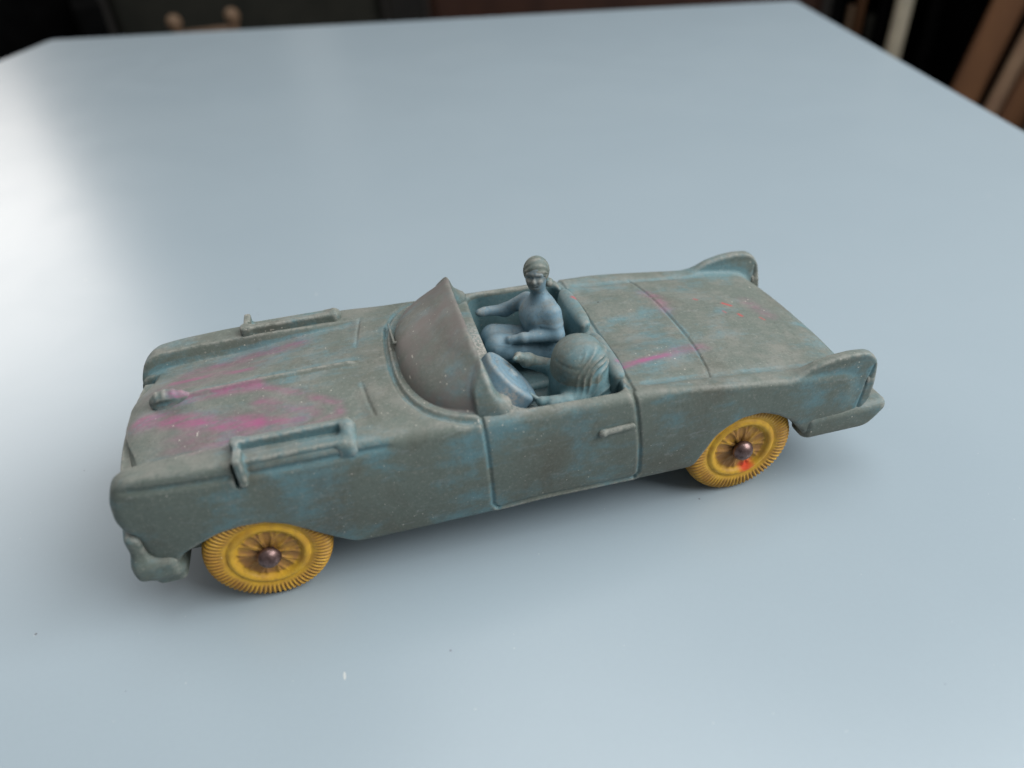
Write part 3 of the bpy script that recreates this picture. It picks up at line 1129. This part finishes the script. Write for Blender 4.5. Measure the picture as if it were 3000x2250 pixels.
def driver_sdf(x, y, z):
    c = (.176, -.130, .308)
    X, Y, Z = x - c[0], y - c[1], z - c[2]
    # hunched, hooded upper body
    tp = 1 + .9 * np.maximum(Z, 0)
    d = ell(X * tp, Y * tp, Z, (0, 0, 0), (.060, .057, .086), 2.4)
    crown = ell(x, y, z, (.166, -.128, .360), (.038, .038, .031), 2.2)
    d = smin(d, crown, .035)
    # gathered folds running back and down
    ph = (X * .95 - Z * .78 - Y * .22 + .010 * np.sin(X * 60 + 1) + .008 * np.sin(Z * 75 + Y * 30)) * 160
    fold = np.abs(np.sin(ph)) * 1.7 - 1.1 + .7 * np.sin(ph * .43 + 1 + Y * 25)
    d = d + .0027 * fold * sstep(-.060, -.005, X - .35 * Z) * sstep(.092, .070, Z)
    d = d + .004 * np.sin(X * 40 + Y * 33 + 1.0) * np.sin(Z * 38 + .6) * .5
    d = d + .0008 * np.exp(-((Z - .052 + .15 * X) / .004) ** 2) * sstep(.02, -.03, Y) * sstep(.0, -.03, X)
    d = smin(d, ell(x, y, z, (.178, -.130, .262), (.061, .060, .07), 2.6), .03)
    # arms to the steering wheel
    d = smin(d, cap(x, y, z, (.135, -.085, .308), (.088, -.070, .326), .0200, .0150), .012)
    d = smin(d, cap(x, y, z, (.088, -.070, .326), (.058, -.074, .348), .0140, .0115), .006)
    cuff = cap(x, y, z, (.076, -.071, .334), (.080, -.070, .332), .0170)
    d = smin(d, cuff, .003)
    d = smin(d, cap(x, y, z, (.150, -.184, .296), (.112, -.190, .298), .0185, .0155), .012)
    d = smin(d, cap(x, y, z, (.112, -.190, .298), (.076, -.180, .303), .0150, .0120), .006)
    for t in (.122, .104, .096):
        d = smin(d, cap(x, y, z, (t, -.189, .299), (t + .003, -.189, .299), .0170), .003)
    # fingers closed over the rim
    for k in range(4):
        o = (k - 1.5) * .0072
        d = smin(d, cap(x, y, z, (.060 + o * .55, -.074 + o * .5, .350 + o * -.5), (.050 + o * .5, -.086 + o * .5, .352 + o * -.5), .0044, .0040), .002)
        d = smin(d, cap(x, y, z, (.074 + o * .5, -.180 - o * .4, .303 + o * -.6), (.062 + o * .5, -.170 - o * .4, .310 + o * -.6), .0044, .0040), .002)
    # legs under the wheel
    for yy in (-.10, -.152):
        d = smin(d, cap(x, y, z, (.17, yy, .235), (.06, yy, .245), .030, .024), .014)
        d = smin(d, cap(x, y, z, (.06, yy, .245), (.03, yy, .190), .022, .018), .010)
    return d


drv = sdf_part("driver_figure", driver_sdf, (.0, -.228, .17), (.26, -.03, .43), .0024, car, M_RUB, False, .12)
drv["label"] = "rounded, wrinkled driver figure with both arms on the steering wheel"


# ------------------------------------------------------------------ wheels
RR, HW = .1225, .2555


def wheel_mesh():
    prof = [(.0, -.010), (.012, -.010), (.022, -.0098), (.030, -.0095), (.040, -.0095), (.050, -.0098), (.0565, -.0100), (.060, -.0085), (.0625, -.0045),
            (.0650, -.0015), (.0690, .0), (.0730, -.0005), (.0765, -.0030), (.0790, -.0050), (.0810, -.0050), (.0840, -.0035), (.0880, -.0025),
            (.0950, -.0022), (.1020, -.0026), (.1080, -.0036), (.1130, -.0056), (.1170, -.0090), (.1200, -.0140), (.1218, -.0200), (.1225, -.0280),
            (.1225, -.0480), (.1210, -.0560), (.1160, -.0640), (.1100, -.0700), (.0950, -.0730), (.07, -.0730), (.06, -.065), (.0, -.065)]
    seg = 576
    ribs = 72
    th = np.arange(seg) / seg * 2 * np.pi
    V = np.zeros((seg, len(prof), 3)); G = np.zeros((seg, len(prof)))
    for k, (r, o) in enumerate(prof):
        ph = np.cos(th * ribs)
        rib = np.clip(ph * 1.4, -1, 1)
        amp = .0017 * sstep(.088, .097, np.array(r)) * (1 if o > -.05 else 0)
        oo = np.full(seg, o) + amp * rib * (1 if r < .1195 else 0)
        rr_ = np.full(seg, r) + (.0006 * rib if (r > .115 and o > -.055) else 0)
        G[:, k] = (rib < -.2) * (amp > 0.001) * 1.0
        if .016 < r < .060:
            # ten moulded wire spokes, crossing in pairs, raised from the dished centre
            sp = np.exp(-((np.mod(th * 5 / np.pi + (r - .02) * 9, 1) - .5) / .13) ** 2)
            sp = np.maximum(sp, .8 * np.exp(-((np.mod(th * 5 / np.pi - (r - .02) * 9 + .25, 1) - .5) / .12) ** 2))
            oo = oo + .0036 * sp
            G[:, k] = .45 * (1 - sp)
        V[:, k, 0] = rr_ * np.cos(th)
        V[:, k, 1] = -oo
        V[:, k, 2] = rr_ * np.sin(th)
    n = len(prof)
    i = np.arange(seg)[:, None]; k = np.arange(n - 1)[None]
    j = (i + 1) % seg
    F = np.stack([i * n + k, i * n + k + 1, j * n + k + 1, j * n + k], -1).reshape(-1, 4)
    return V.reshape(-1, 3), F, G.ravel(), n


WV, WF, WG, Wn = wheel_mesh()
kcol = (WF[:, 0] % Wn)
RIM = kcol < 13            # dished centre and bright ring; the rest is the tyre


def wheel(x, s, roll, mat, label=None):
    c, sn = math.cos(roll), math.sin(roll)
    V = WV.copy()
    V[:, 0], V[:, 2] = WV[:, 0] * c - WV[:, 2] * sn, WV[:, 0] * sn + WV[:, 2] * c
    F = WF
    if s > 0:
        V[:, 1] *= -1
        F = WF[:, ::-1]
    tyre_f, rim_f = F[~RIM], F[RIM]
    out = None
    for nm, ff in (("wheel", tyre_f), ("rim", rim_f)):
        u, inv = np.unique(ff, return_inverse=True)
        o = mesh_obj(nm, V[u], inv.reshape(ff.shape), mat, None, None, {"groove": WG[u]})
        if nm == "wheel":
            o.parent = car
            o.location = Vector((x, HW * s, RR)) * S
            out = o
        else:
            o.parent = out
    prof = [(.0165, -.030), (.0165, .0), (.0235, .001), (.0240, .004), (.0222, .0095), (.0180, .0160), (.0115, .0205), (.0050, .0228), (.0004, .0235)]
    pn = lathe("axle_pin", [(r, o * s) for r, o in prof], 40, M_PIN, out, (0, -.001 * s, 0), 'Y')
    if s < 0:
        pn.data.flip_normals()
    if label:
        out["label"] = label
    return out


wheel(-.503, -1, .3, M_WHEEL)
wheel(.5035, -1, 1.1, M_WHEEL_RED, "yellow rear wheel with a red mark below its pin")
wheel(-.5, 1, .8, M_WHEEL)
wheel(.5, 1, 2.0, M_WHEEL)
for x in (-.5, .5):
    lathe("axle", [(.0005, -.235), (.014, -.235), (.014, .235), (.0005, .235)], 16, M_PIN, car, (x, 0, RR), 'Y')
